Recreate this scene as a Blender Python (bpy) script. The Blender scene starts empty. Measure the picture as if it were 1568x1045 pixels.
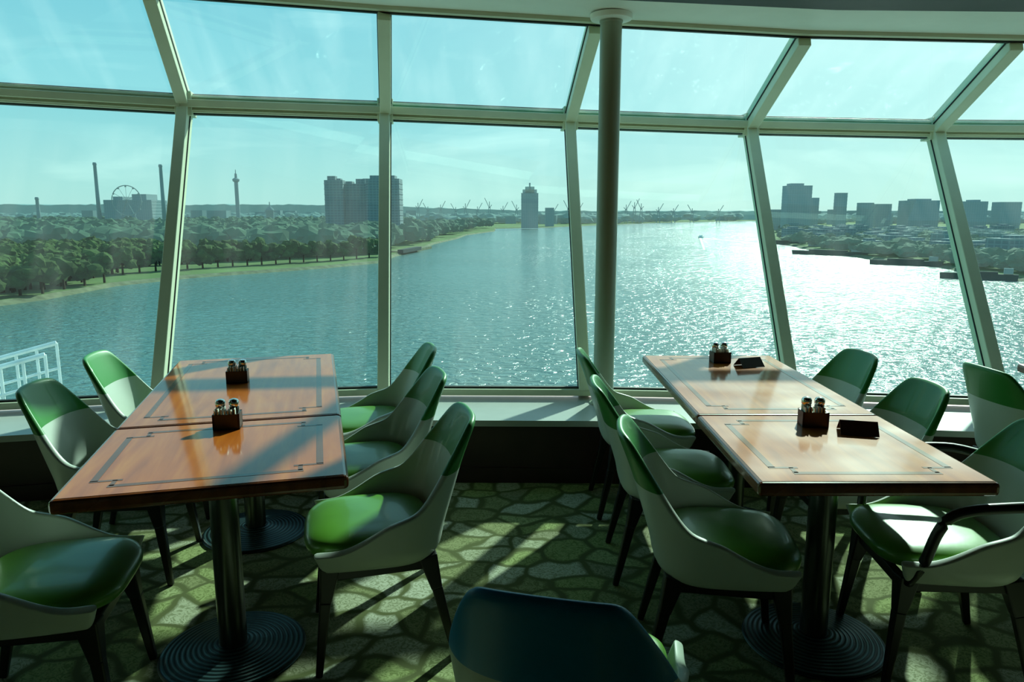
import bpy, bmesh, math, random
import numpy as np
from mathutils import Vector, Matrix
random.seed(7); np.random.seed(7)
SC=bpy.context.scene
SC.view_settings.view_transform='Standard'
SC.view_settings.look='None'
CH=1.55           # eye height above the floor
WAT=-34.5         # river surface below the deck

# ------------------------------------------------------------ materials
def srgb(r,g,b):
    f=lambda c:(c/255/12.92) if c/255<=.04045 else ((c/255+.055)/1.055)**2.4
    return (f(r),f(g),f(b),1)
def newmat(name):
    m=bpy.data.materials.new(name); m.use_nodes=True
    nt=m.node_tree; b=nt.nodes['Principled BSDF']
    return m,nt,b
def N(nt,t,**k):
    n=nt.nodes.new(t)
    for a,v in k.items():
        setattr(n,a,v)
    return n
def ramp(nt,pts,interp='LINEAR'):
    r=nt.nodes.new('ShaderNodeValToRGB'); cr=r.color_ramp; cr.interpolation=interp
    while len(cr.elements)>1: cr.elements.remove(cr.elements[0])
    cr.elements[0].position=pts[0][0]; cr.elements[0].color=pts[0][1]
    for p,c in pts[1:]:
        e=cr.elements.new(p); e.color=c
    return r
def simple(name,col,rough=.5,metal=0,noise=.12,scale=8,coat=0,bump=0,spec=.5):
    m,nt,b=newmat(name)
    tc=N(nt,'ShaderNodeTexCoord'); no=N(nt,'ShaderNodeTexNoise'); no.inputs['Scale'].default_value=scale
    no.inputs['Detail'].default_value=4
    nt.links.new(tc.outputs['Object'],no.inputs['Vector'])
    c=np.array(col[:3])
    r=ramp(nt,[(.3,(*(c*(1-noise)),1)),(.7,(*np.minimum(c*(1+noise),1),1))])
    nt.links.new(no.outputs['Fac'],r.inputs[0]); nt.links.new(r.outputs[0],b.inputs['Base Color'])
    b.inputs['Roughness'].default_value=rough; b.inputs['Metallic'].default_value=metal
    b.inputs['Coat Weight'].default_value=coat; b.inputs['Coat Roughness'].default_value=.08
    b.inputs['Specular IOR Level'].default_value=spec
    if bump:
        bp=N(nt,'ShaderNodeBump'); bp.inputs['Strength'].default_value=bump; bp.inputs['Distance'].default_value=.01
        nt.links.new(no.outputs['Fac'],bp.inputs['Height']); nt.links.new(bp.outputs[0],b.inputs['Normal'])
    return m

def mat_wood(name,c1,c2,c3,rough=.22,coat=.6,spec=.5):
    m,nt,b=newmat(name)
    tc=N(nt,'ShaderNodeTexCoord'); mp=N(nt,'ShaderNodeMapping'); mp.inputs['Scale'].default_value=(12,1.2,5)
    no=N(nt,'ShaderNodeTexNoise'); no.inputs['Scale'].default_value=1.6; no.inputs['Detail'].default_value=8; no.inputs['Distortion'].default_value=.4
    nt.links.new(tc.outputs['Object'],mp.inputs[0]); nt.links.new(mp.outputs[0],no.inputs['Vector'])
    n2=N(nt,'ShaderNodeTexNoise'); n2.inputs['Scale'].default_value=3; nt.links.new(tc.outputs['Object'],n2.inputs['Vector'])
    r=ramp(nt,[(.25,c1),(.5,c2),(.75,c3)])
    nt.links.new(no.outputs['Fac'],r.inputs[0])
    nt.links.new(r.outputs[0],b.inputs['Base Color'])
    rr=ramp(nt,[(.3,(rough*.8,)*3+(1,)),(.7,(rough*1.3,)*3+(1,))]); nt.links.new(n2.outputs['Fac'],rr.inputs[0])
    nt.links.new(rr.outputs[0],b.inputs['Roughness']); b.inputs['Specular IOR Level'].default_value=spec
    b.inputs['Coat Weight'].default_value=coat; b.inputs['Coat Roughness'].default_value=.10; b.inputs['Coat IOR'].default_value=1.5
    bp=N(nt,'ShaderNodeBump'); bp.inputs['Strength'].default_value=.06; bp.inputs['Distance'].default_value=.01
    nt.links.new(n2.outputs['Fac'],bp.inputs['Height']); nt.links.new(bp.outputs[0],b.inputs['Coat Normal'])
    return m
M={}
M['wood']=mat_wood('wood_top',srgb(164,76,12),srgb(190,96,20),srgb(208,118,34),.55,.9,.08)
M['wood_edge']=mat_wood('wood_edge',srgb(92,42,18),srgb(120,60,26),srgb(140,74,34),.25,.5)
M['inlay']=mat_wood('wood_inlay',srgb(104,54,22),srgb(120,64,28),srgb(136,76,34),.55,.9,.08)
M['frame']=simple('window_frame_paint',srgb(208,212,184),.42,noise=.03)
M['gasket']=simple('rubber_gasket',srgb(18,26,24),.6)
M['soffit']=simple('soffit_paint',srgb(240,244,234),.5,noise=.02)
M['ceil']=simple('ceiling_dark',srgb(26,30,28),.6)
M['wall']=simple('wall_panel',srgb(170,162,142),.6)
M['darkwood']=simple('dark_wood_panel',srgb(48,28,24),.4,noise=.3,scale=5)
M['ledge']=simple('sill_laminate',srgb(172,176,170),.35,noise=.04)
M['leg']=simple('black_lacquer',srgb(24,22,20),.35,noise=.2)
M['steel']=simple('pedestal_steel',srgb(92,96,92),.28,metal=.9,noise=.1)
M['seat']=simple('green_vinyl',srgb(84,140,42),.36,noise=.1,scale=6,coat=.25,bump=.12)
M['chrome']=simple('chrome',srgb(215,215,215),.12,metal=1)
M['caddy']=simple('caddy_wood',srgb(52,40,38),.4,noise=.2,scale=30)
M['packet']=simple('sugar_packet',srgb(225,225,215),.6)
M['pepper']=simple('pepper_glass',srgb(60,60,56),.08,coat=.8)
M['salt']=simple('salt_glass',srgb(200,205,200),.08,coat=.8)
M['card']=simple('menu_card_black',srgb(58,44,40),.35)
M['white']=simple('white_paint_metal',srgb(235,238,235),.4)
M['column']=simple('column_paint',srgb(158,170,150),.4,noise=.03)

# shell: green upper back band over pale grey
m,nt,b=newmat('chair_shell_two_tone')
tc=N(nt,'ShaderNodeTexCoord'); sp=N(nt,'ShaderNodeSeparateXYZ'); nt.links.new(tc.outputs['Object'],sp.inputs[0])
r=ramp(nt,[(0,srgb(198,206,196)),(.672,srgb(52,134,54))],'CONSTANT')
nt.links.new(sp.outputs['Z'],r.inputs[0]); nt.links.new(r.outputs[0],b.inputs['Base Color'])
b.inputs['Roughness'].default_value=.42; b.inputs['Coat Weight'].default_value=.15
M['shell']=m
m2=m.copy(); m2.name='chair_shell_shaded'  # copy of the green shell with bluish shade put into its colours
for n in m2.node_tree.nodes:
    if n.type=='VALTORGB': n.color_ramp.elements[1].color=srgb(0,116,158); n.color_ramp.elements[0].color=srgb(160,175,160); n.color_ramp.elements[1].position=.60
    if n.type=='BSDF_PRINCIPLED': n.inputs['Specular IOR Level'].default_value=.2; n.inputs['Coat Weight'].default_value=.05
M['shell_shaded']=m2

# table base: concentric rings
m,nt,b=newmat('pedestal_base_rings')
tc=N(nt,'ShaderNodeTexCoord'); w=N(nt,'ShaderNodeTexWave'); w.wave_type='RINGS'; w.rings_direction='Z'
w.inputs['Scale'].default_value=18; w.inputs['Distortion'].default_value=.6
nt.links.new(tc.outputs['Object'],w.inputs['Vector'])
r=ramp(nt,[(.3,srgb(22,38,40)),(.8,srgb(70,100,104))]); nt.links.new(w.outputs['Color'],r.inputs[0]); nt.links.new(r.outputs[0],b.inputs['Base Color'])
b.inputs['Roughness'].default_value=.35; b.inputs['Metallic'].default_value=.6
bp=N(nt,'ShaderNodeBump'); bp.inputs['Strength'].default_value=.4; bp.inputs['Distance'].default_value=.004
nt.links.new(w.outputs['Color'],bp.inputs['Height']); nt.links.new(bp.outputs[0],b.inputs['Normal'])
M['base']=m

# carpet
m,nt,b=newmat('pebble_carpet')
tc=N(nt,'ShaderNodeTexCoord'); no=N(nt,'ShaderNodeTexNoise'); no.inputs['Scale'].default_value=2.6
nt.links.new(tc.outputs['Object'],no.inputs['Vector'])
mx=N(nt,'ShaderNodeVectorMath',operation='MULTIPLY_ADD'); mx.inputs[1].default_value=(.30,.30,0)
nt.links.new(no.outputs['Color'],mx.inputs[0]); nt.links.new(tc.outputs['Object'],mx.inputs[2])
sc=N(nt,'ShaderNodeMapping'); sc.inputs['Scale'].default_value=(5.6,6.8,1); sc.inputs['Rotation'].default_value=(0,0,.3); nt.links.new(mx.outputs[0],sc.inputs[0])
v1=N(nt,'ShaderNodeTexVoronoi',feature='DISTANCE_TO_EDGE',voronoi_dimensions='2D'); v1.inputs['Scale'].default_value=1
v2=N(nt,'ShaderNodeTexVoronoi',feature='F1',voronoi_dimensions='2D'); v2.inputs['Scale'].default_value=1
for v in (v1,v2):
    v.inputs['Randomness'].default_value=.85; nt.links.new(sc.outputs[0],v.inputs['Vector'])
sx=N(nt,'ShaderNodeSeparateColor'); nt.links.new(v2.outputs['Color'],sx.inputs[0])
rc=ramp(nt,[(0,srgb(134,140,100)),(.22,srgb(164,168,142)),(.42,srgb(142,154,102)),(.6,srgb(178,182,162)),(.8,srgb(136,138,110)),(.92,srgb(154,164,118))],'CONSTANT')
nt.links.new(sx.outputs[0],rc.inputs[0])
wv=N(nt,'ShaderNodeTexNoise'); wv.inputs['Scale'].default_value=22; wv.inputs['Detail'].default_value=3; wv.inputs['Distortion'].default_value=5
nt.links.new(tc.outputs['Object'],wv.inputs['Vector'])
rw=ramp(nt,[(.42,(.50,.53,.42,1)),(.53,(1.,1.,1.,1))]); nt.links.new(wv.outputs['Fac'],rw.inputs[0])
mm=N(nt,'ShaderNodeMix',data_type='RGBA',blend_type='MULTIPLY'); mm.inputs[0].default_value=.9
nt.links.new(rc.outputs[0],mm.inputs[6]); nt.links.new(rw.outputs[0],mm.inputs[7])
re=ramp(nt,[(.05,(0,0,0,1)),(.15,(1,1,1,1))]); nt.links.new(v1.outputs['Distance'],re.inputs[0])
me=N(nt,'ShaderNodeMix',data_type='RGBA'); me.inputs[6].default_value=srgb(86,92,58)
nt.links.new(re.outputs[0],me.inputs[0]); nt.links.new(mm.outputs[2],me.inputs[7]); nt.links.new(me.outputs[2],b.inputs['Base Color'])
b.inputs['Roughness'].default_value=.95; b.inputs['Specular IOR Level'].default_value=.1
M['carpet']=m

# tinted glass with faint dust
m=bpy.data.materials.new('tinted_glass'); m.use_nodes=True; nt=m.node_tree; nt.nodes.clear()
out=N(nt,'ShaderNodeOutputMaterial'); tr=N(nt,'ShaderNodeBsdfTransparent'); tr.inputs[0].default_value=(.64,.97,.89,1)
gl=N(nt,'ShaderNodeBsdfGlossy'); gl.inputs['Roughness'].default_value=.02; gl.inputs[0].default_value=(.8,1,.95,1)
ms=N(nt,'ShaderNodeMixShader'); ms.inputs[0].default_value=.04
nt.links.new(tr.outputs[0],ms.inputs[1]); nt.links.new(gl.outputs[0],ms.inputs[2])
tl=N(nt,'ShaderNodeBsdfTranslucent'); tl.inputs[0].default_value=(.85,1,.93,1)
tc=N(nt,'ShaderNodeTexCoord'); mp=N(nt,'ShaderNodeMapping'); mp.inputs['Rotation'].default_value=(0,.35,0); mp.inputs['Scale'].default_value=(4,1,.5)
no=N(nt,'ShaderNodeTexNoise'); no.inputs['Scale'].default_value=1.4; no.inputs['Detail'].default_value=5
nt.links.new(tc.outputs['Object'],mp.inputs[0]); nt.links.new(mp.outputs[0],no.inputs['Vector'])
r=ramp(nt,[(.45,(.018,)*3+(1,)),(.85,(.09,)*3+(1,))]); nt.links.new(no.outputs['Fac'],r.inputs[0])
m3=N(nt,'ShaderNodeMixShader'); nt.links.new(r.outputs[0],m3.inputs[0]); nt.links.new(ms.outputs[0],m3.inputs[1]); nt.links.new(tl.outputs[0],m3.inputs[2])
nt.links.new(m3.outputs[0],out.inputs[0])
M['glass']=m

# water
m,nt,b=newmat('river_water')
tc=N(nt,'ShaderNodeTexCoord')
mp=N(nt,'ShaderNodeMapping'); mp.inputs['Scale'].default_value=(1,1.25,1); mp.inputs['Rotation'].default_value=(0,0,-.35)
nt.links.new(tc.outputs['Object'],mp.inputs[0])
n1=N(nt,'ShaderNodeTexNoise'); n1.inputs['Scale'].default_value=.30; n1.inputs['Detail'].default_value=3.5; n1.inputs['Roughness'].default_value=.55; n1.inputs['Distortion'].default_value=.6
nt.links.new(mp.outputs[0],n1.inputs['Vector'])
n4=N(nt,'ShaderNodeTexNoise'); n4.inputs['Scale'].default_value=.012; n4.inputs['Detail'].default_value=3   # gust patches
nt.links.new(tc.outputs['Object'],n4.inputs['Vector'])
r4=ramp(nt,[(.35,(.55,.55,.55,1)),(.65,(1,1,1,1))]); nt.links.new(n4.outputs['Fac'],r4.inputs[0])
mu=N(nt,'ShaderNodeMath',operation='MULTIPLY'); nt.links.new(n1.outputs['Fac'],mu.inputs[0]); nt.links.new(r4.outputs[0],mu.inputs[1])
bp=N(nt,'ShaderNodeBump'); bp.inputs['Strength'].default_value=1; bp.inputs['Distance'].default_value=1.7
nt.links.new(mu.outputs[0],bp.inputs['Height']); nt.links.new(bp.outputs[0],b.inputs['Normal'])
n2=N(nt,'ShaderNodeTexNoise'); n2.inputs['Scale'].default_value=.006; n2.inputs['Detail'].default_value=4
nt.links.new(tc.outputs['Object'],n2.inputs['Vector'])
r=ramp(nt,[(.3,(.07,.165,.15,1)),(.7,(.105,.20,.185,1))]); nt.links.new(n2.outputs['Fac'],r.inputs[0]); nt.links.new(r.outputs[0],b.inputs['Base Color'])
b.inputs['Roughness'].default_value=.15; b.inputs['IOR'].default_value=1.33; b.inputs['Specular IOR Level'].default_value=.8
M['water']=m
M['foam']=simple('wake_foam',srgb(170,195,195),.5)

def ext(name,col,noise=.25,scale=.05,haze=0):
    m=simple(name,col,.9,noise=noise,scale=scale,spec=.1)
    if haze:   # haze over distant things put in as a glow of the surface
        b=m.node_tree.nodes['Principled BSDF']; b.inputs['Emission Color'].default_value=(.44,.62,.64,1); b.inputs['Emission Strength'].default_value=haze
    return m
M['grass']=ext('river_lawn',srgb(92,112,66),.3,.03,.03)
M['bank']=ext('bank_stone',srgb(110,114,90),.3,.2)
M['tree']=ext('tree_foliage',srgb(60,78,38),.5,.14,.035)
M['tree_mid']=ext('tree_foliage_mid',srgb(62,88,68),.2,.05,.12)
M['tree_far']=ext('tree_foliage_hazy',srgb(80,108,104),.15,.02,.22)  # distant base colours paled too, standing in for haze
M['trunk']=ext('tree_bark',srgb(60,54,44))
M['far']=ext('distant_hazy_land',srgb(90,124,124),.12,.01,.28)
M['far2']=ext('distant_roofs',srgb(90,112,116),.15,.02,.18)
def facade(name,c1,c2,haze):
    m,nt,b=newmat(name); tc=N(nt,'ShaderNodeTexCoord'); sp=N(nt,'ShaderNodeSeparateXYZ'); nt.links.new(tc.outputs['Object'],sp.inputs[0])
    ad=N(nt,'ShaderNodeMath',operation='ADD'); nt.links.new(sp.outputs[0],ad.inputs[0]); nt.links.new(sp.outputs[1],ad.inputs[1])
    cb=N(nt,'ShaderNodeCombineXYZ'); nt.links.new(ad.outputs[0],cb.inputs[0]); nt.links.new(sp.outputs[2],cb.inputs[1])
    br=N(nt,'ShaderNodeTexBrick'); br.offset=0; br.inputs['Scale'].default_value=.25
    br.inputs['Mortar Size'].default_value=.12; br.inputs['Brick Width'].default_value=1.1; br.inputs['Row Height'].default_value=.8
    br.inputs['Color1'].default_value=c1; br.inputs['Color2'].default_value=c1; br.inputs['Mortar'].default_value=c2
    nt.links.new(cb.outputs[0],br.inputs['Vector']); nt.links.new(br.outputs[0],b.inputs['Base Color'])
    b.inputs['Emission Color'].default_value=(.42,.62,.66,1); b.inputs['Emission Strength'].default_value=haze  # walls glow faintly to stand in for haze in the air
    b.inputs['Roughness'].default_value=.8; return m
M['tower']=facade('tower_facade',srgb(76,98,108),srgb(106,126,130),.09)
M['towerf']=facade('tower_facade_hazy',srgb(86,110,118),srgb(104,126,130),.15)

# ------------------------------------------------------------ mesh helpers
class MB:
    def __init__(s): s.v=[]; s.f=[]; s.m=[]; s.mats=[]
    def mi(s,mat):
        if mat not in s.mats: s.mats.append(mat)
        return s.mats.index(mat)
    def add(s,vs,fs,mat):
        o=len(s.v); k=s.mi(mat); s.v+=[tuple(v) for v in vs]
        for f in fs: s.f.append(tuple(i+o for i in f)); s.m.append(k)
    def hexa(s,c8,mat): s.add(c8,[(0,3,2,1),(4,5,6,7),(0,1,5,4),(1,2,6,5),(2,3,7,6),(3,0,4,7)],mat)
    def box(s,c,d,mat,rot=0):
        c=Vector(c); R=Matrix.Rotation(rot,3,'Z'); x,y,z=d[0]/2,d[1]/2,d[2]/2
        s.hexa([c+R@Vector(p) for p in [(-x,-y,-z),(x,-y,-z),(x,y,-z),(-x,y,-z),(-x,-y,z),(x,-y,z),(x,y,z),(-x,y,z)]],mat)
    def beam(s,p0,p1,w,d,t,mat,w1=None,d1=None,off=0):
        p0=Vector(p0);p1=Vector(p1); a=(p1-p0).normalized(); t=Vector(t); t=(t-a*t.dot(a)).normalized(); n=a.cross(t).normalized()
        w1=w if w1 is None else w1; d1=d if d1 is None else d1; vs=[]
        for p,ww,dd in((p0,w,d),(p1,w1,d1)):
            for sx,sy in((-1,-1),(1,-1),(1,1),(-1,1)): vs.append(p+t*(sx*ww/2)+n*(sy*dd/2+off))
        s.hexa(vs,mat)
    def tube(s,pts,r,mat,seg=12,cap=True):
        pts=[Vector(p) for p in pts]; rs=r if isinstance(r,(list,tuple)) else [r]*len(pts); vs=[];fs=[]
        for i,p in enumerate(pts):
            a=(pts[min(i+1,len(pts)-1)]-pts[max(i-1,0)]).normalized()
            ref=Vector((0,0,1)) if abs(a.z)<.9 else Vector((1,0,0))
            u=a.cross(ref).normalized(); w=a.cross(u)
            for k in range(seg):
                th=2*math.pi*k/seg; vs.append(p+(u*math.cos(th)+w*math.sin(th))*rs[i])
        for i in range(len(pts)-1):
            for k in range(seg):
                k2=(k+1)%seg; fs.append((i*seg+k,i*seg+k2,(i+1)*seg+k2,(i+1)*seg+k))
        if cap: fs.append(tuple(range(seg))[::-1]); fs.append(tuple(range((len(pts)-1)*seg,len(pts)*seg)))
        s.add(vs,fs,mat)
    def lathe(s,prof,mat,c=(0,0,0),seg=40):
        vs=[];fs=[]
        for r,z in prof:
            for k in range(seg):
                th=2*math.pi*k/seg; vs.append((c[0]+r*math.cos(th),c[1]+r*math.sin(th),c[2]+z))
        n=len(prof)
        for i in range(n-1):
            for k in range(seg):
                k2=(k+1)%seg; fs.append((i*seg+k,i*seg+k2,(i+1)*seg+k2,(i+1)*seg+k))
        fs.append(tuple(range(seg))[::-1]); fs.append(tuple(range((n-1)*seg,n*seg)))
        s.add(vs,fs,mat)
    def strip(s,A,B,mat):
        vs=list(A)+list(B); n=len(A); s.add(vs,[(i,i+1,n+i+1,n+i) for i in range(n-1)],mat)
    def mesh(s,name,smooth=False):
        me=bpy.data.meshes.new(name); me.from_pydata([tuple(v) for v in s.v],[],s.f)
        for mt in s.mats: me.materials.append(mt)
        me.polygons.foreach_set('material_index',s.m)
        if smooth: me.polygons.foreach_set('use_smooth',[True]*len(s.f))
        me.update(); return me
    def obj(s,name,parent=None,smooth=False,bevel=0,loc=(0,0,0),auto=False,fix=True):
        me=s.mesh(name,smooth); 
        if fix:
            bm=bmesh.new(); bm.from_mesh(me); bmesh.ops.recalc_face_normals(bm,faces=bm.faces); bm.to_mesh(me); bm.free()
        if auto:
            for p in me.polygons: p.use_smooth=True
            me.set_sharp_from_angle(angle=math.radians(38))
        ob=bpy.data.objects.new(name,me); SC.collection.objects.link(ob); ob.location=loc
        if bevel:
            bv=ob.modifiers.new('bevel','BEVEL'); bv.width=bevel; bv.segments=3; bv.limit_method='ANGLE'
        if parent: ob.parent=parent
        return ob
def link(name,me,parent=None,loc=(0,0,0),rot=0):
    ob=bpy.data.objects.new(name,me); SC.collection.objects.link(ob); ob.location=loc; ob.rotation_euler=(0,0,rot)
    if parent: ob.parent=parent
    return ob
def empty(name,loc,rot=0):
    e=bpy.data.objects.new(name,None); SC.collection.objects.link(e); e.location=loc; e.rotation_euler=(0,0,rot); e.empty_display_size=.1
    return e
def bake(ob):
    dg=bpy.context.evaluated_depsgraph_get(); dg.update()
    me=bpy.data.meshes.new_from_object(ob.evaluated_get(dg)); old=ob.data
    bpy.data.objects.remove(ob); return me

# ------------------------------------------------------------ window facade (bowed, kinked at the mid rail)
Bp=[(-4.7,3.80),(-3.5,4.15),(-2.18,4.44),(-.82,4.62),(.463,4.60),(1.75,4.50),(2.95,4.34),(4.15,4.06),(5.3,3.68)]
B=[Vector((x,y,.41)) for x,y in Bp]
T=[Vector((x,y,z+CH)) for x,y,z in [(-4.85,4.42,.79),(-3.55,4.92,.765),(-2.23,5.25,.728),(-.906,5.5,.715),(.42,5.6,.673),(1.75,5.65,.633),(3.09,5.6,.60),(4.42,5.42,.57),(5.7,5.12,.54)]]
U=[Vector((x,y,z+CH)) for x,y,z in [(-4.55,4.0,1.40),(-3.38,4.45,1.36),(-2.15,4.68,1.30),(-.76,4.67,1.20),(.492,4.6,1.112),(1.745,4.64,1.055),(2.97,4.58,1.015),(4.18,4.42,.98),(5.25,4.1,.95)]]
n=len(B)
k=1
for i in range(n-1):
    for a,c in((B,T),(T,U)):
        mb=MB(); mb.add([a[i],a[i+1],c[i+1],c[i]],[(0,1,2,3)],M['glass']); mb.obj('window_%d'%k); k+=1
def tang(L,i): return (L[min(i+1,n-1)]-L[max(i-1,0)]).normalized()
mb=MB()
for i in range(n):
    mb.beam(B[i],T[i],.072,.15,tang(B,i),M['frame'])
    mb.beam(B[i],T[i],.086,.012,tang(B,i),M['gasket'])
mb.obj('trim_1',bevel=.008)
mb=MB()
for i in range(n):
    e=U[i]+(T[i]-U[i])*.02
    mb.beam(T[i],e,.076,.14,tang(T,i),M['frame']); mb.beam(T[i],e,.09,.012,tang(T,i),M['gasket'])
mb.obj('trim_2',bevel=.008)
mb=MB()
for i in range(n-1):
    out_=Vector((0,1,0)); up=Vector((0,0,1))
    mb.beam(T[i],T[i+1],.115,.12,up,M['frame'])
    mb.beam(T[i]-out_*.07,T[i+1]-out_*.07,.05,.05,up,M['frame'])
    mb.beam(T[i]-out_*.06+up*.042,T[i+1]-out_*.06+up*.042,.012,.02,up,M['frame'])
    mb.beam(T[i]-out_*.06-up*.042,T[i+1]-out_*.06-up*.042,.012,.02,up,M['frame'])
    mb.beam(T[i]+up*.062,T[i+1]+up*.062,.012,.06,up,M['gasket'])
    mb.beam(T[i]-up*.062,T[i+1]-up*.062,.012,.06,up,M['gasket'])
for i in range(n):   # cast joint at each node
    t=tang(T,i); mb.beam(T[i]-t*.055,T[i]+t*.055,.16,.165,(0,0,1),M['frame'])
mb.obj('trim_3',bevel=.012)
mb=MB()
for i in range(n-1):
    mb.beam(B[i]+Vector((0,0,.015)),B[i+1]+Vector((0,0,.015)),.04,.09,(0,0,1),M['frame'])
    mb.beam(B[i]+Vector((0,0,.04)),B[i+1]+Vector((0,0,.04)),.012,.03,(0,0,1),M['gasket'])
    mb.beam(U[i],U[i+1],.04,.09,(0,0,1),M['frame'])
    mb.beam(U[i]-Vector((0,-.02,.024)),U[i+1]-Vector((0,-.02,.024)),.010,.03,(0,0,1),M['gasket'])
mb.obj('trim_4')
# sill ledge (solid) and dark panel beneath
def off(L,d,z): return [Vector((p.x*(1-d*.035),p.y-d,z)) for p in L]
mb=MB(); F=off(B,.53,.38); Fb=off(B,.53,.345); K=[Vector((p.x,p.y+.06,.385)) for p in B]; Kb=[Vector((p.x,p.y+.06,.345)) for p in B]
mb.strip(F,K,M['ledge']); mb.strip(Fb,F,M['ledge']); mb.strip(K,Kb,M['frame']); mb.strip(Fb,Kb,M['ledge'])
mb.obj('window_sill')
mb=MB(); a=off(B,.50,0);b_=off(B,.50,.35); c=[Vector((p.x,p.y+.04,0)) for p in B]; d=[Vector((p.x,p.y+.04,.345)) for p in B]
mb.strip(a,b_,M['darkwood']); mb.strip(c,d,M['darkwood']); mb.strip(a,c,M['darkwood'])
mb.obj('wall_front')
mb=MB(); mb.strip(off(B,.512,0.0),off(B,.512,.09),M['darkwood']); mb.strip(off(B,.512,.09),off(B,.50,.09),M['darkwood']); mb.obj('baseboard_front')
# floor
mb=MB(); fr=off(B,.48,0); bk=[Vector((p.x,-4,0)) for p in fr]; mb.strip(bk,fr,M['carpet']); mb.obj('floor')
# ceiling / soffit
Q=[Vector((p.x*.97,p.y-(.26+.054*i),p.z+.01)) for i,p in enumerate(U)]
mb=MB(); U2=[p+Vector((0,.10,.0)) for p in U]; mb.strip(Q,U2,M['soffit'])
U3=[p+Vector((0,.10,.12)) for p in U]; mb.strip(U2,U3,M['soffit']); mb.obj('ceiling_soffit')
mb=MB(); Q0=[p-Vector((0,0,.02)) for p in Q]; Q2=[p-Vector((0,.10,.02)) for p in Q]; C2=[Vector((p.x,-4,p.z-.03)) for p in Q]
mb.strip(Q0,Q,M['ceil']); mb.strip(Q2,Q0,M['ceil']); mb.strip(C2,Q2,M['ceil'])
C3=[p+Vector((0,0,.3)) for p in C2]; U4=[p+Vector((0,.1,.3)) for p in U]; mb.strip(C3,U4,M['ceil']); mb.obj('ceiling',fix=False)
# side and back walls
mb=MB(); mb.box((-4.78,-.05,1.5),(.12,7.8,3.1),M['wall']); mb.obj('wall_left')
mb=MB(); mb.box((5.36,-.2,1.5),(.12,7.6,3.1),M['wall']); mb.obj('wall_right')
mb=MB(); mb.box((.3,-4.0,1.5),(10.3,.12,3.1),M['wall']); mb.obj('wall_back')

# column
e=empty('support_column',(.565,4.46,.38))
mb=MB(); H=CH+1.112-.38
mb.lathe([(.085,0),(.085,.012),(.066,.02),(.062,.03),(.062,H-.05),(.066,H-.045),(.066,H-.03)],M['column'],seg=48); mb.obj('shaft',e,auto=True)
mb=MB(); mb.lathe([(.062,H-.035),(.115,H-.03),(.12,H-.02),(.12,H-.002)],M['soffit'],seg=48); mb.obj('flange',e,auto=True)

# ------------------------------------------------------------ chairs
def sm(a,b,x):
    t=max(0,min(1,(x-a)/(b-a))); return t*t*(3-2*t)
def shell_mesh():
    mb=MB(); NI=56; rows=[0,.5,1,1.6,2.4,3.5,4.6,5.8,7,8.2,9.3,10]; vs=[];fs=[]
    for i in range(NI+1):
        s=-1+2*i/NI; A=abs(s); W=.25; 
        if A<=.56:
            a=s/.56*math.pi/2; e=2/2.7
            x=W*math.copysign(abs(math.sin(a))**e,a); y=.02+.19*abs(math.cos(a))**e
        else:
            q=(A-.56)/.44; x=math.copysign(W-.012*q*q,s); y=.02-.25*q
        ht=.845-.010*min(1,(A/.2))**2
        ht-= .27*sm(.18,.48,A)+.115*sm(.40,.90,A)
        bw=1-sm(.25,.62,A)
        for r in rows:
            if r<=1.6:
                q=r/1.6; sc=.70+.28*math.sin(q*math.pi/2); z=.365+.06*(1-math.cos(q*math.pi/2))
            else:
                q=(r-1.6)/8.4; sc=.98+.04*q; z=.425+(ht-.425)*q
            lean=max(0,z-.45)*.28*bw + max(0,z-.70)*.10*bw
            yy=y*sc+lean
            xx=x*sc*(1+.05*(1-bw)*max(0,(z-.43))/.1*.5)*(1-.08*sm(.6,.84,z))
            vs.append((xx,yy,z))
    R=len(rows)
    for i in range(NI):
        for j in range(R-1):
            fs.append((i*R+j,(i+1)*R+j,(i+1)*R+j+1,i*R+j+1))
    fs.append(tuple(i*R for i in range(NI+1)))
    mb.add(vs,fs,M['shell']); me_o=mb.obj('tmp',smooth=True)
    so=me_o.modifiers.new('s','SOLIDIFY'); so.thickness=.026; so.offset=0
    sb=me_o.modifiers.new('b','SUBSURF'); sb.levels=1; sb.render_levels=1
    me=bake(me_o); me.name='chair_shell'
    for p in me.polygons: p.use_smooth=True
    return me
def cushion_mesh():
    mb=MB(); nu=48; nv=18; vs=[];fs=[]
    for j in range(nv+1):
        ph=-math.pi/2+math.pi*j/nv
        for i in range(nu):
            th=2*math.pi*i/nu
            cp=abs(math.cos(ph))**.36; sp_=math.copysign(abs(math.sin(ph))**.62,math.sin(ph))
            cx=math.copysign(abs(math.cos(th))**.55,math.cos(th)); cy=math.copysign(abs(math.sin(th))**.55,math.sin(th))
            x=.224*cp*cx; y=-.045+.222*cp*cy; z=.440+.040*sp_
            if sp_>0: z+= .010*(1-(x/.222)**2)*(1-((y+.045)/.222)**2) - .010*sm(.18,.27,-y)
            vs.append((x*(1-.06*sm(0,.2,y)),y,z))
    for j in range(nv):
        for i in range(nu):
            i2=(i+1)%nu; fs.append((j*nu+i,j*nu+i2,(j+1)*nu+i2,(j+1)*nu+i))
    mb.add(vs,fs,M['seat']); me=mb.mesh('chair_cushion',True); return me
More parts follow.
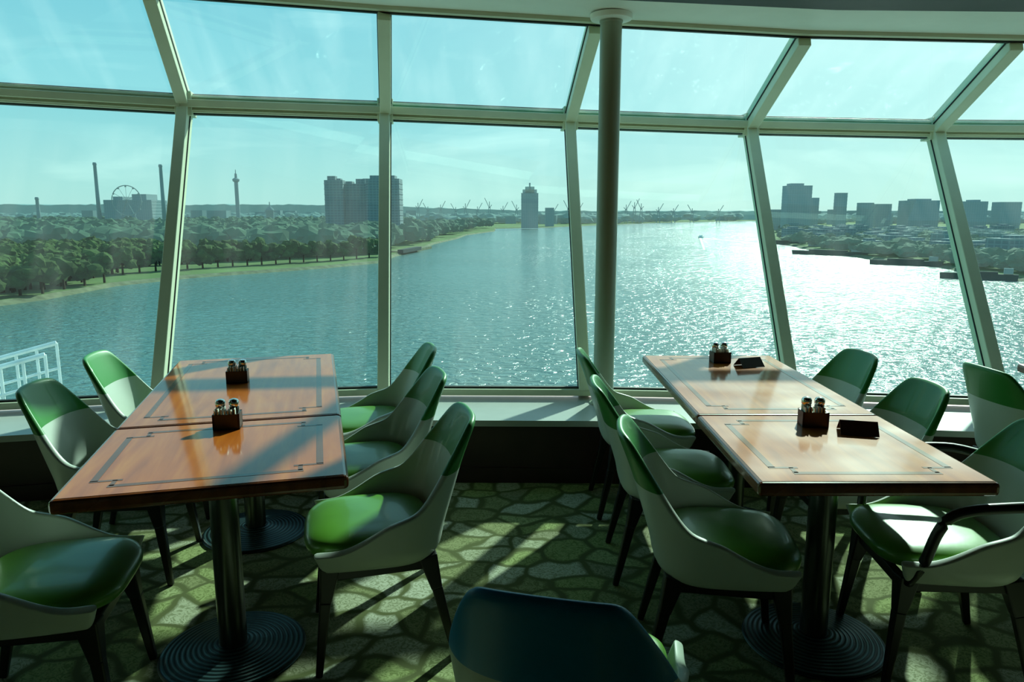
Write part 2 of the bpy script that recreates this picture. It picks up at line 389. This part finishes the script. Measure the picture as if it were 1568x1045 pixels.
def legs_mesh():
    mb=MB()
    tops=[(-.185,-.19),(.185,-.19),(.175,.15),(-.175,.15)]; bots=[(-.215,-.235),(.215,-.235),(.205,.235),(-.205,.235)]
    for (a,b_),(c,d) in zip(tops,bots):
        mb.beam((c,d,0),(c*.3+a*.7,d*.3+b_*.7,.26),.024,.024,(1,0,0),M['leg'],.038,.038)
        mb.beam((c*.3+a*.7,d*.3+b_*.7,.255),(a*.97,b_*.97,.378),.038,.038,(1,0,0),M['leg'],.066,.066)
    for i in range(4):
        a=tops[i]; b_=tops[(i+1)%4]; mb.beam((*a,.350),(*b_,.350),.04,.03,(0,0,1),M['leg'])
    o=mb.obj('tmp'); bv=o.modifiers.new('b','BEVEL'); bv.width=.005; bv.segments=2; bv.limit_method='ANGLE'
    return bake(o)
SH=shell_mesh(); CU=cushion_mesh(); LG=legs_mesh()
SHT=SH.copy(); SHT.materials[0]=M['shell_shaded']
def chair(x,y,face,shell=SH,arms=False,name='dining_chair'):
    # face = world direction the sitter looks to (radians from +X)
    e=empty(name,(x,y,0),face+math.pi/2)
    link('shell',shell,e); link('seat_cushion',CU,e); link('leg_frame',LG,e)
    if arms:
        mb=MB()
        for s in(-1,1):
            pts=[(s*.215,.25,.665),(s*.285,.16,.672),(s*.30,.04,.668),(s*.297,-.06,.655),(s*.285,-.12,.625),(s*.272,-.15,.56),(s*.255,-.17,.46),(s*.205,-.19,.365)]
            P=[Vector(p) for p in pts]; cur=[]
            for i in range(len(P)-1):
                p0=P[max(i-1,0)];p1=P[i];p2=P[i+1];p3=P[min(i+2,len(P)-1)]
                for q in range(4):
                    t=q/4; cur.append(.5*((2*p1)+(-p0+p2)*t+(2*p0-5*p1+4*p2-p3)*t*t+(-p0+3*p1-3*p2+p3)*t**3))
            cur.append(P[-1]); mb.tube(cur,.017,M['leg'],10)
        mb.obj('armrests',e,smooth=True)
    return e
pa=math.atan2(.252,.968)     # left table's cross axis
fl=pa+math.pi                # facing the left table from its right side
chair(-.48,2.54,fl); chair(-.64,3.20,fl+.05); chair(-.75,3.86,fl)
chair(-1.45,2.12,pa-.05); chair(-1.70,3.08,pa-.12); chair(-1.82,3.76,pa-.1)
chair(.70,2.40,-.14); chair(.68,3.09,-.05); chair(.68,3.78,0)
chair(1.49,2.42,math.pi-.08,arms=True,name='dining_armchair'); chair(1.45,3.05,math.pi); chair(1.49,3.72,math.pi+.1)
chair(2.53,3.42,.10)
chair(.14,1.60,math.pi/2-.25,shell=SHT)

# ------------------------------------------------------------ tables
def table(x,y,yaw,w,L,split):
    e=empty('dining_table',(x,y,0),yaw)   # local +Y runs along the table from the near edge
    th=.045
    for nm,y0,y1 in(('top_short',0,split-.002),('top_long',split+.002,L)):
        mb=MB(); mb.box((0,(y0+y1)/2,.75-th/2),(w,y1-y0,th),M['wood_edge'])
        mb.obj(nm+'_edge',e,bevel=.014)
        mb=MB(); mb.box((0,(y0+y1)/2,.7504),(w-.03,y1-y0-.03,.0012),M['wood']); mb.obj(nm+'_veneer',e)
        mb=MB(); d=.085; b=.022; hw=w/2-d; z=.7514; zz=.0006
        a0=y0+d; a1=y1-d
        for sx in(-1,1):
            mb.box((sx*hw,(a0+a1)/2,z),(b,a1-a0-.10,zz),M['inlay'])
            for yy,sg in((a0,1),(a1,-1)):
                mb.box((sx*(hw-.035),yy+sg*.05,z),(.07+b,.014,zz),M['inlay'])
                mb.box((sx*(hw-.06),yy+sg*.026,z),(.014,.05,zz),M['inlay'])
        for yy in(a0,a1): mb.box((0,yy,z),(2*hw-.10,b,zz),M['inlay'])
        mb.obj(nm+'_inlay',e)
    ys=[split/2, split+(L-split)*.5]
    for q,yy in enumerate(ys):
        c=(0,yy,0)
        mb=MB(); mb.lathe([(.245,0),(.25,.006),(.245,.014),(.10,.03),(.06,.04)],M['base'],seg=64); 
        mb.obj('pedestal_base_%d'%(q+1),e,auto=True,loc=c)
        mb=MB(); mb.lathe([(.048,.035),(.048,.64),(.06,.65),(.06,.668)],M['steel'],seg=36); mb.obj('pedestal_column_%d'%(q+1),e,auto=True,loc=c)
        mb=MB(); mb.box((0,0,.686),(.5,.06,.036),M['leg']); mb.box((0,0,.686),(.06,.5,.034),M['leg']); mb.obj('top_bracket_%d'%(q+1),e,loc=c)
    return e
table(-.905,2.07,math.atan2(.252,.968),.83,2.08,.73)
table(1.105,2.11,0.0,.73,2.02,.76)
table(2.90,1.86,-.09,.73,2.02,.76)

def caddy(x,y,rot):
    e=empty('condiment_caddy',(x,y,.7518),rot)
    mb=MB(); w,d,h,t=.096,.07,.058,.007
    mb.box((0,0,t/2),(w,d,t),M['caddy'])
    for s in(-1,1):
        mb.box((s*(w-t)/2,0,h/2),(t,d,h),M['caddy']); mb.box((0,s*(d-t)/2,h/2),(w,t,h),M['caddy'])
    mb.box((0,0,h*.45),(t*.6,d-.012,h*.8),M['caddy'])
    mb.obj('wooden_box',e)
    mb=MB()
    for i in range(7):
        mb.box((-.038+.0055*i*2.1,-.018,.047+random.uniform(-.004,.006)),(.0035,.03,.06),M['packet'],rot=random.uniform(-.1,.1))
    mb.obj('sugar_packets',e)
    for k_,(sx,mt) in enumerate(((-.024,'salt'),(.024,'pepper'))):
        mb=MB(); mb.lathe([(.017,.008),(.019,.03),(.018,.075),(.015,.083)],M[mt],c=(sx,.014,0),seg=20); mb.obj('shaker_glass_%d'%(k_+1),e,smooth=True)
        mb=MB(); mb.lathe([(.0175,.08),(.019,.084),(.019,.096),(.015,.104),(.006,.108)],M['chrome'],c=(sx,.014,0),seg=20); mb.obj('shaker_lid_%d'%(k_+1),e,auto=True)
    return e
caddy(-1.07,2.69,.2); caddy(-1.31,3.45,.22); caddy(1.145,2.72,-.1); caddy(1.127,3.93,.1)
def tent(x,y,rot):
    e=empty('menu_card',(x,y,.7520),rot); mb=MB()
    h=.045; w=.065
    for s in(-1,1): mb.beam((0,s*.045,.001),(0,0,h),w*2,.002,(1,0,0),M['card'])
    mb.obj('folded_card',e)
tent(1.27,2.62,-.25); tent(1.25,3.82,.3)

# ------------------------------------------------------------ outside world
def at(k,d,z=WAT): return Vector((k*d,d,z))
mb=MB(); mb.add([(-7000,14,WAT),(7000,14,WAT),(7000,9000,WAT),(-7000,9000,WAT)],[(0,1,2,3)],M['water']); mb.obj('river',fix=False)
left=[(-1.3,190),(-.9,240),(-.682,290),(-.63,308),(-.534,365),(-.434,410),(-.334,447),(-.247,486),(-.175,537),(-.156,615),(-.125,700),(-.1035,860),(-.073,1030),(-.06,1200),(-.0226,1450),(-.021,1690),(.04,1790),(.10,2050),(.188,2600),(.314,3200),(.36,3400)]
right=[(1.2,300),(.8,350),(.682,394),(.6226,428),(.57,505),(.483,575),(.44,645),(.397,725),(.349,934),(.340,1560),(.35,2300),(.36,3400)]
def land(name,pts,inset):
    mb=MB(); E=[at(k,d,WAT-.5) for k,d in pts]; I=[]; 
    for k,d in pts: I.append(at(k+inset/d,d+4,WAT+1.6))
    far=[at(k,9000,WAT+1.6) for k,d in pts]
    mb.strip(E,I,M['bank']); mb.strip(I,far,M['grass']); return mb.obj(name,fix=False)
land('river_bank',left,-3); land('river_bank',right,4)

def ico(sub=2):
    bm=bmesh.new(); bmesh.ops.create_icosphere(bm,subdivisions=sub,radius=1); v=np.array([x.co[:] for x in bm.verts]); f=[tuple(q.index for q in p.verts) for p in bm.faces]; bm.free(); return v,np.array(f)
IV,IF=ico(2)
def trees(name,pos,mat,blobs,size=(7,10),hs=(15,21),trunk=True):
    V=[];F=[];o=0; tb=MB()
    for p in pos:
        h=random.uniform(*hs); r=random.uniform(*size)
        for q in range(blobs):
            if blobs==1: c=np.array([0,0,h*.55]); sr=np.array([r,r,h*.48])
            else:
                th=random.uniform(0,6.28); rr=r*.62*random.random()**.5 if q else 0
                z_=(.34+.48*random.random()) if q else .6
                c=np.array([rr*math.cos(th),rr*math.sin(th),h*z_]); sr=np.array([r*.42,r*.42,h*.17])*random.uniform(.7,1.2)*(1.5 if q==0 else 1)*(1 if blobs>4 else 1.45)
            v=IV*sr*(1+np.random.uniform(-.28,.28,(len(IV),1)))+c+np.array(p)
            V.append(v);F.append(IF+o);o+=len(IV)
        if trunk: tb.beam(p,Vector(p)+Vector((0,0,h*.5)),.9,.9,(1,0,0),M['trunk'],.5,.5)
    V=np.vstack(V);F=np.vstack(F); nt_=len(F)
    mb=MB(); mb.mi(mat); mb.v=[tuple(x) for x in V.tolist()]; mb.f=[tuple(x) for x in F.tolist()]; mb.m=[0]*nt_
    if trunk: mb.add(tb.v,tb.f,M['trunk'])
    return mb.obj(name,fix=False)
def edge(k,L): 
    ks=[a for a,_ in L]; ds=[b for _,b in L]
    if ks[0]>ks[-1]: ks=ks[::-1]; ds=ds[::-1]
    return float(np.interp(k,ks,ds))
near=[];far=[]
G=WAT+1.5
# avenue of trees along the left bank behind a strip of lawn, then woodland behind
k_=-.80
while k_<-.165:
    back=12 if k_<-.53 else 48
    d=edge(k_,left)+back+random.uniform(-2,3); near.append(at(k_,d,G)); k_+=9.5/d
for i in range(950):
    k_=random.uniform(-.85,-.16); d=edge(k_,left)+(28 if k_<-.53 else 96)+random.random()**1.3*380
    if d>800: continue
    (near if d<540 else far).append(at(k_,d,G))
for i in range(1600):
    k_=random.uniform(-.85,-.13); d=random.uniform(800,2300)
    if d>edge(k_,left)+80: far.append(at(k_,d,G))
for i in range(90):
    k_=random.uniform(-.16,-.03); d=edge(k_,left)*1.0+random.uniform(130,500); far.append(at(k_,d,G))
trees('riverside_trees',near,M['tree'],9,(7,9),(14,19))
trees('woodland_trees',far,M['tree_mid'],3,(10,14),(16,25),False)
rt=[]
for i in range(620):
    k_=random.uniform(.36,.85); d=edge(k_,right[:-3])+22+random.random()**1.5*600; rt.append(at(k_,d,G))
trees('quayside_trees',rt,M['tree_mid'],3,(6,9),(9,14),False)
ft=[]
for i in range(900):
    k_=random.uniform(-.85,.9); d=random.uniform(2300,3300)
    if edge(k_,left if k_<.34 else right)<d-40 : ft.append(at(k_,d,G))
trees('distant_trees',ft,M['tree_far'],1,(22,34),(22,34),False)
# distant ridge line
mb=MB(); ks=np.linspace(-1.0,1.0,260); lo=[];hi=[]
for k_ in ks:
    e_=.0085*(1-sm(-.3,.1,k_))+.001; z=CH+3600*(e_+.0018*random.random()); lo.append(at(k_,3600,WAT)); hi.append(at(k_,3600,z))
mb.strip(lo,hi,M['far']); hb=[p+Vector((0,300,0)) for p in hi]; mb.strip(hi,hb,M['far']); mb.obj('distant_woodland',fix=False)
# distant low industry / warehouses
mb=MB()
for i in range(100):
    k_=random.uniform(-.85,.9); d=random.uniform(2100,3300)
    if d<edge(k_,left if k_<.34 else right)+60: continue
    if k_<-.15 and random.random()<.5: continue
    h=random.uniform(18,44) ; w=random.uniform(14,60); mb.box(at(k_,d,G+h/2),(w,w*.6,h),M['far2'],rot=random.uniform(-.3,.3))
mb.obj('distant_warehouses')
mb=MB()
for i in range(80):
    k_=random.uniform(.37,.85); d=edge(k_,right[:-3])+random.uniform(50,600); h=random.uniform(9,18); w=random.uniform(12,28)
    c=at(k_,d,G+h/2); mb.box(c,(w,w*.7,h),M['tower'],rot=.2)
    c=at(k_,d,G+h); mb.box(c,(w*.5,w*.35,4),M['tower'],rot=.2)
mb.obj('waterfront_houses')
def tower(name,k_,d,w,top,mat,dep=None,extra=()):
    mb=MB(); h=top-G; dep=dep or w*.7; c=at(k_,d)
    mb.box((0,0,h/2),(w,dep,h),mat,rot=0)
    for (ox,ww,hh) in extra: mb.box((ox,0,h+hh/2-.1),(ww,dep*.7,hh+.2),mat)
    for zz in np.arange(6,h,6.4): mb.box((0,0,zz),(w+1.0,dep+1.0,.5),mat)
    return mb.obj(name,loc=(c.x,c.y,G))
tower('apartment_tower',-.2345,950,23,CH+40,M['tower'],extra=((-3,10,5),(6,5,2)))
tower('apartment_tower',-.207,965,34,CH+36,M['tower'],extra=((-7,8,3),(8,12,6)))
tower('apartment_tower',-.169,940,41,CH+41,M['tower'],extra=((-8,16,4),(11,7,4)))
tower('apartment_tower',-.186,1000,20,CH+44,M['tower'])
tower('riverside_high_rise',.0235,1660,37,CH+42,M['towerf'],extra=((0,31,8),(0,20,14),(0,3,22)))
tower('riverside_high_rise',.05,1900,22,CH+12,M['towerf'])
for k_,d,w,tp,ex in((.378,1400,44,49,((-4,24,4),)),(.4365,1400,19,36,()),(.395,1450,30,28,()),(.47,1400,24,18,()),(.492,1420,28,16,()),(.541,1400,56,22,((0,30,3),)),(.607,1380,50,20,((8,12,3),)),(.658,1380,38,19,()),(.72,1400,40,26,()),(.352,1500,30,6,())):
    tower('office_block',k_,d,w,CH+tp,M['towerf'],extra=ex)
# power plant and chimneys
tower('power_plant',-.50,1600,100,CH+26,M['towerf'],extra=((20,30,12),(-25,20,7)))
for k_,tp in((-.55,103),(-.4635,99),(-.631,32)):
    mb=MB(); h=CH+tp-G; mb.lathe([(4.6,0),(3.6,h*.6),(3.2,h-6),(3.9,h-5),(3.9,h-2),(3.2,h)],M['towerf'],seg=16); c=at(k_,1580); mb.obj('chimney',loc=(c.x,c.y,G),smooth=True)
# ferris wheel
e=empty('ferris_wheel',at(-.512,1480,G)); mb=MB(); R=29;cz=58
mb.tube([(R*math.cos(t),0,cz+R*math.sin(t)) for t in np.linspace(0,2*math.pi,41)],.9,M['far2'],6)
for i in range(12):
    t=i*math.pi/6; mb.tube([(0,0,cz),(R*math.cos(t),0,cz+R*math.sin(t))],.3,M['far2'],4)
    mb.box((R*math.cos(t),0,cz+R*math.sin(t)-2),(2.5,2.5,2.5),M['far2'])
mb.tube([(-24,6,0),(0,0,cz),(24,6,0)],1.2,M['far2'],6); mb.obj('wheel',e)
# observation tower
mb=MB(); d=1700; h=CH+95-G; mb.lathe([(4.5,0),(4.2,h*.78),(4.2,h*.79),(7,h*.80),(8,h*.835),(6,h*.85),(3,h*.86),(2.4,h*.93),(1,h*.94),(.7,h)],M['towerf'],seg=20); c=at(-.365,d); mb.obj('observation_tower',loc=(c.x,c.y,G),auto=True)
mb=MB(); mb.lathe([(9,0),(9,38),(10,40),(8,44),(3,48),(1.5,50),(.8,60)],M['far2'],seg=20); c=at(-.3225,1800); mb.obj('domed_tower',loc=(c.x,c.y,G),auto=True)
# harbour cranes
for k_,tp,s in [(-.125,32,1),(-.112,20,-1),(-.095,26,1),(-.075,18,-1),(-.062,30,1),(-.046,20,1),(-.03,36,-1),(-.012,22,1),(.006,26,-1),(.055,16,1),(.075,28,-1),(.088,20,1),(.13,18,-1),(.152,26,1),(.163,34,1),(.172,30,-1),(.195,18,1),(.215,14,1),(.24,14,-1),(.275,12,1)]:
    d=2500; mb=MB(); h=CH+tp-G; mb.beam((-6,0,0),(-2,0,h*.75),2,2,(1,0,0),M['far2']); mb.beam((6,0,0),(2,0,h*.75),2,2,(1,0,0),M['far2'])
    mb.beam((0,0,h*.7),(s*16,0,h+12),1.8,1.8,(0,0,1),M['far2']); mb.beam((0,0,h*.7),(-s*8,0,h*.85),1.8,1.8,(0,0,1),M['far2']); mb.beam((0,0,h*.7),(0,0,h),2,2,(1,0,0),M['far2'])
    c=at(k_,d); mb.obj('harbour_crane',loc=(c.x,c.y,G))
# speed boat with wake
bk=.2525; bd=1080
c=at(bk,bd,WAT+.2)
mb=MB(); hv=[(-2,-7,0),(2,-7,0),(2.4,2,0),(0,8,0),(-2.4,2,0)]; hv2=[(x*1.25,y*1.08,1.8) for x,y,z in hv]
mb.add(hv+hv2,[(0,1,2,3,4)[::-1],(5,6,7,8,9)]+[(i,(i+1)%5,5+(i+1)%5,5+i) for i in range(5)],M['white']); mb.box((0,-1.5,2.7),(3,6,1.9),M['white']); mb.obj('motor_boat',loc=c)
mb=MB()
def wake(a0,a1,w0,w1,L,ox=0,mat=M['foam']):
    pts=[]
    for i in range(13):
        t=i/12; y=-L*t; x=ox+a0*L*t+a1*L*t*t; w=w0+(w1-w0)*t; pts.append((x,y,w))
    mb.strip([(x-w/2,y,.08) for x,y,w in pts],[(x+w/2,y,.08) for x,y,w in pts],mat)
wake(-.24,.0,3.6,1.6,340); wake(.10,0.,3.6,1.6,340)
for q in range(20):       # broken crest foam on the diverging wave trains
    for sd,sl in((-1,-.24),(1,.10)):
        t=(q+1.5)/21; y=-620*t; cx=sl*620*t; L=9+26*t
        a_=Vector((cx,y,.06)); b2=Vector((cx+sd*L*.9,y-L*.75,.06)); w_=1.3+.5*t
        mb.add([a_+Vector((0,-w_,0)),b2,a_+Vector((0,w_,0))],[(0,1,2)],M['foam'])
mb.obj('boat_wake',loc=at(bk,bd-8,WAT+.05),fix=False)
# moored barge, jetty
def ship(name,k_,d,L,rot,mat):
    c=at(k_,d,WAT); mb=MB(); hw=L*.06
    pl=[(-L/2,-hw),(L*.38,-hw),(L/2,0),(L*.38,hw),(-L/2,hw)]
    mb.add([(x,y,-.3) for x,y in pl]+[(x*1.02,y*1.08,3.2) for x,y in pl],[(0,1,2,3,4)[::-1],(5,6,7,8,9)]+[(i,(i+1)%5,5+(i+1)%5,5+i) for i in range(5)],mat)
    mb.box((-L*.38,0,5),(L*.12,hw*1.5,3),M['far2']); mb.box((0,0,3.8),(L*.5,hw*1.5,1.2),mat)
    o=mb.obj(name,loc=c); o.rotation_euler=(0,0,rot); return o
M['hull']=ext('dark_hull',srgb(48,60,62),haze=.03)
ship('river_barge',.425,640,62,2.4,M['hull']); ship('river_barge',.365,860,50,2.1,M['hull']); ship('river_barge',.53,515,45,2.5,M['hull']); ship('river_barge',.63,405,36,2.6,M['hull'])
mb=MB(); a=at(-.156,655,WAT+1); b_=at(-.118,760,WAT+1); mb.beam(a,b_,16,2.6,(1,0,0),M['bank']); mb.beam(at(-.15,640,WAT+3),at(-.125,700,WAT+3),5,3,(1,0,0),M['hull']); mb.obj('stone_jetty')
# white gangway railing of the ship outside, lower left
mb=MB(); p=Vector((-8.3,8.2,-1.35)); q=Vector((-5.85,9.35,-.70))
for w_ in(0,.9):
    o_=Vector((.35*w_/.9,-.8*w_/.9,0))
    for zz,rr in((0,.035),(.35,.018),(.62,.018),(.95,.03)): mb.tube([p+o_+Vector((0,0,zz-.35)),q+o_+Vector((0,0,zz-.35))],rr,M['white'],8)
    for i in range(13):
        s_=p.lerp(q,i/12)+o_; mb.tube([s_-Vector((0,0,.35)),s_+Vector((0,0,.6))],.018,M['white'],8)
        if i<12: mb.tube([s_-Vector((0,0,.35)),p.lerp(q,(i+1)/12)+o_],.012,M['white'],6)
mb.obj('gangway_railing')

# ------------------------------------------------------------ light
az=math.radians(26.5); el=math.radians(32)
S=Vector((math.sin(az)*math.cos(el),math.cos(az)*math.cos(el),math.sin(el)))
ld=bpy.data.lights.new('sun','SUN'); ld.energy=7.2; ld.angle=math.radians(1.3); ld.color=(1,.94,.83)
lo_=bpy.data.objects.new('sun',ld); SC.collection.objects.link(lo_); lo_.rotation_euler=(-S).to_track_quat('-Z','Y').to_euler(); lo_.location=(6,12,10)
w=bpy.data.worlds.new('World'); SC.world=w; w.use_nodes=True; nt=w.node_tree; nt.nodes.clear()
out=N(nt,'ShaderNodeOutputWorld'); bg=N(nt,'ShaderNodeBackground'); nt.links.new(bg.outputs[0],out.inputs[0])
tc=N(nt,'ShaderNodeTexCoord'); sp=N(nt,'ShaderNodeSeparateXYZ'); nt.links.new(tc.outputs['Generated'],sp.inputs[0])
r=ramp(nt,[(0,(.58,.72,.72,1)),(.03,(.54,.72,.73,1)),(.12,(.36,.64,.74,1)),(.32,(.16,.50,.69,1)),(1,(.12,.34,.58,1))]); nt.links.new(sp.outputs[2],r.inputs[0])
dt=N(nt,'ShaderNodeVectorMath',operation='DOT_PRODUCT'); dt.inputs[1].default_value=S; nt.links.new(tc.outputs['Generated'],dt.inputs[0])
mxm=N(nt,'ShaderNodeMath',operation='MAXIMUM'); mxm.inputs[1].default_value=0; nt.links.new(dt.outputs['Value'],mxm.inputs[0])
pw=N(nt,'ShaderNodeMath',operation='POWER'); pw.inputs[1].default_value=10; nt.links.new(mxm.outputs[0],pw.inputs[0])
gm=N(nt,'ShaderNodeMix',data_type='RGBA',blend_type='MIX'); gm.inputs[6].default_value=(0,0,0,1); gm.inputs[7].default_value=(.88,.54,.40,1); nt.links.new(pw.outputs[0],gm.inputs[0])
mp=N(nt,'ShaderNodeMapping'); mp.inputs['Scale'].default_value=(2,2,7); mp.inputs['Rotation'].default_value=(.2,.3,0); nt.links.new(tc.outputs['Generated'],mp.inputs[0])
cn=N(nt,'ShaderNodeTexNoise'); cn.inputs['Scale'].default_value=2.2; cn.inputs['Detail'].default_value=7; cn.inputs['Distortion'].default_value=.6; nt.links.new(mp.outputs[0],cn.inputs['Vector'])
cr=ramp(nt,[(.52,(0,0,0,1)),(.85,(.55,.42,.36,1))]); nt.links.new(cn.outputs['Fac'],cr.inputs[0])
a1=N(nt,'ShaderNodeMix',data_type='RGBA',blend_type='ADD'); a1.inputs[0].default_value=1; nt.links.new(r.outputs[0],a1.inputs[6]); nt.links.new(gm.outputs[2],a1.inputs[7])
a2=N(nt,'ShaderNodeMix',data_type='RGBA',blend_type='ADD'); a2.inputs[0].default_value=.5; nt.links.new(a1.outputs[2],a2.inputs[6]); nt.links.new(cr.outputs[0],a2.inputs[7])
nt.links.new(a2.outputs[2],bg.inputs[0]); bg.inputs[1].default_value=1.17

# ------------------------------------------------------------ camera
cd=bpy.data.cameras.new('camera'); cd.sensor_width=36; cd.lens=26; cd.clip_end=20000; cd.clip_start=.05
co=bpy.data.objects.new('camera',cd); SC.collection.objects.link(co); co.location=(0,0,CH); co.rotation_euler=(math.radians(90-9.86),0,0)
SC.camera=co
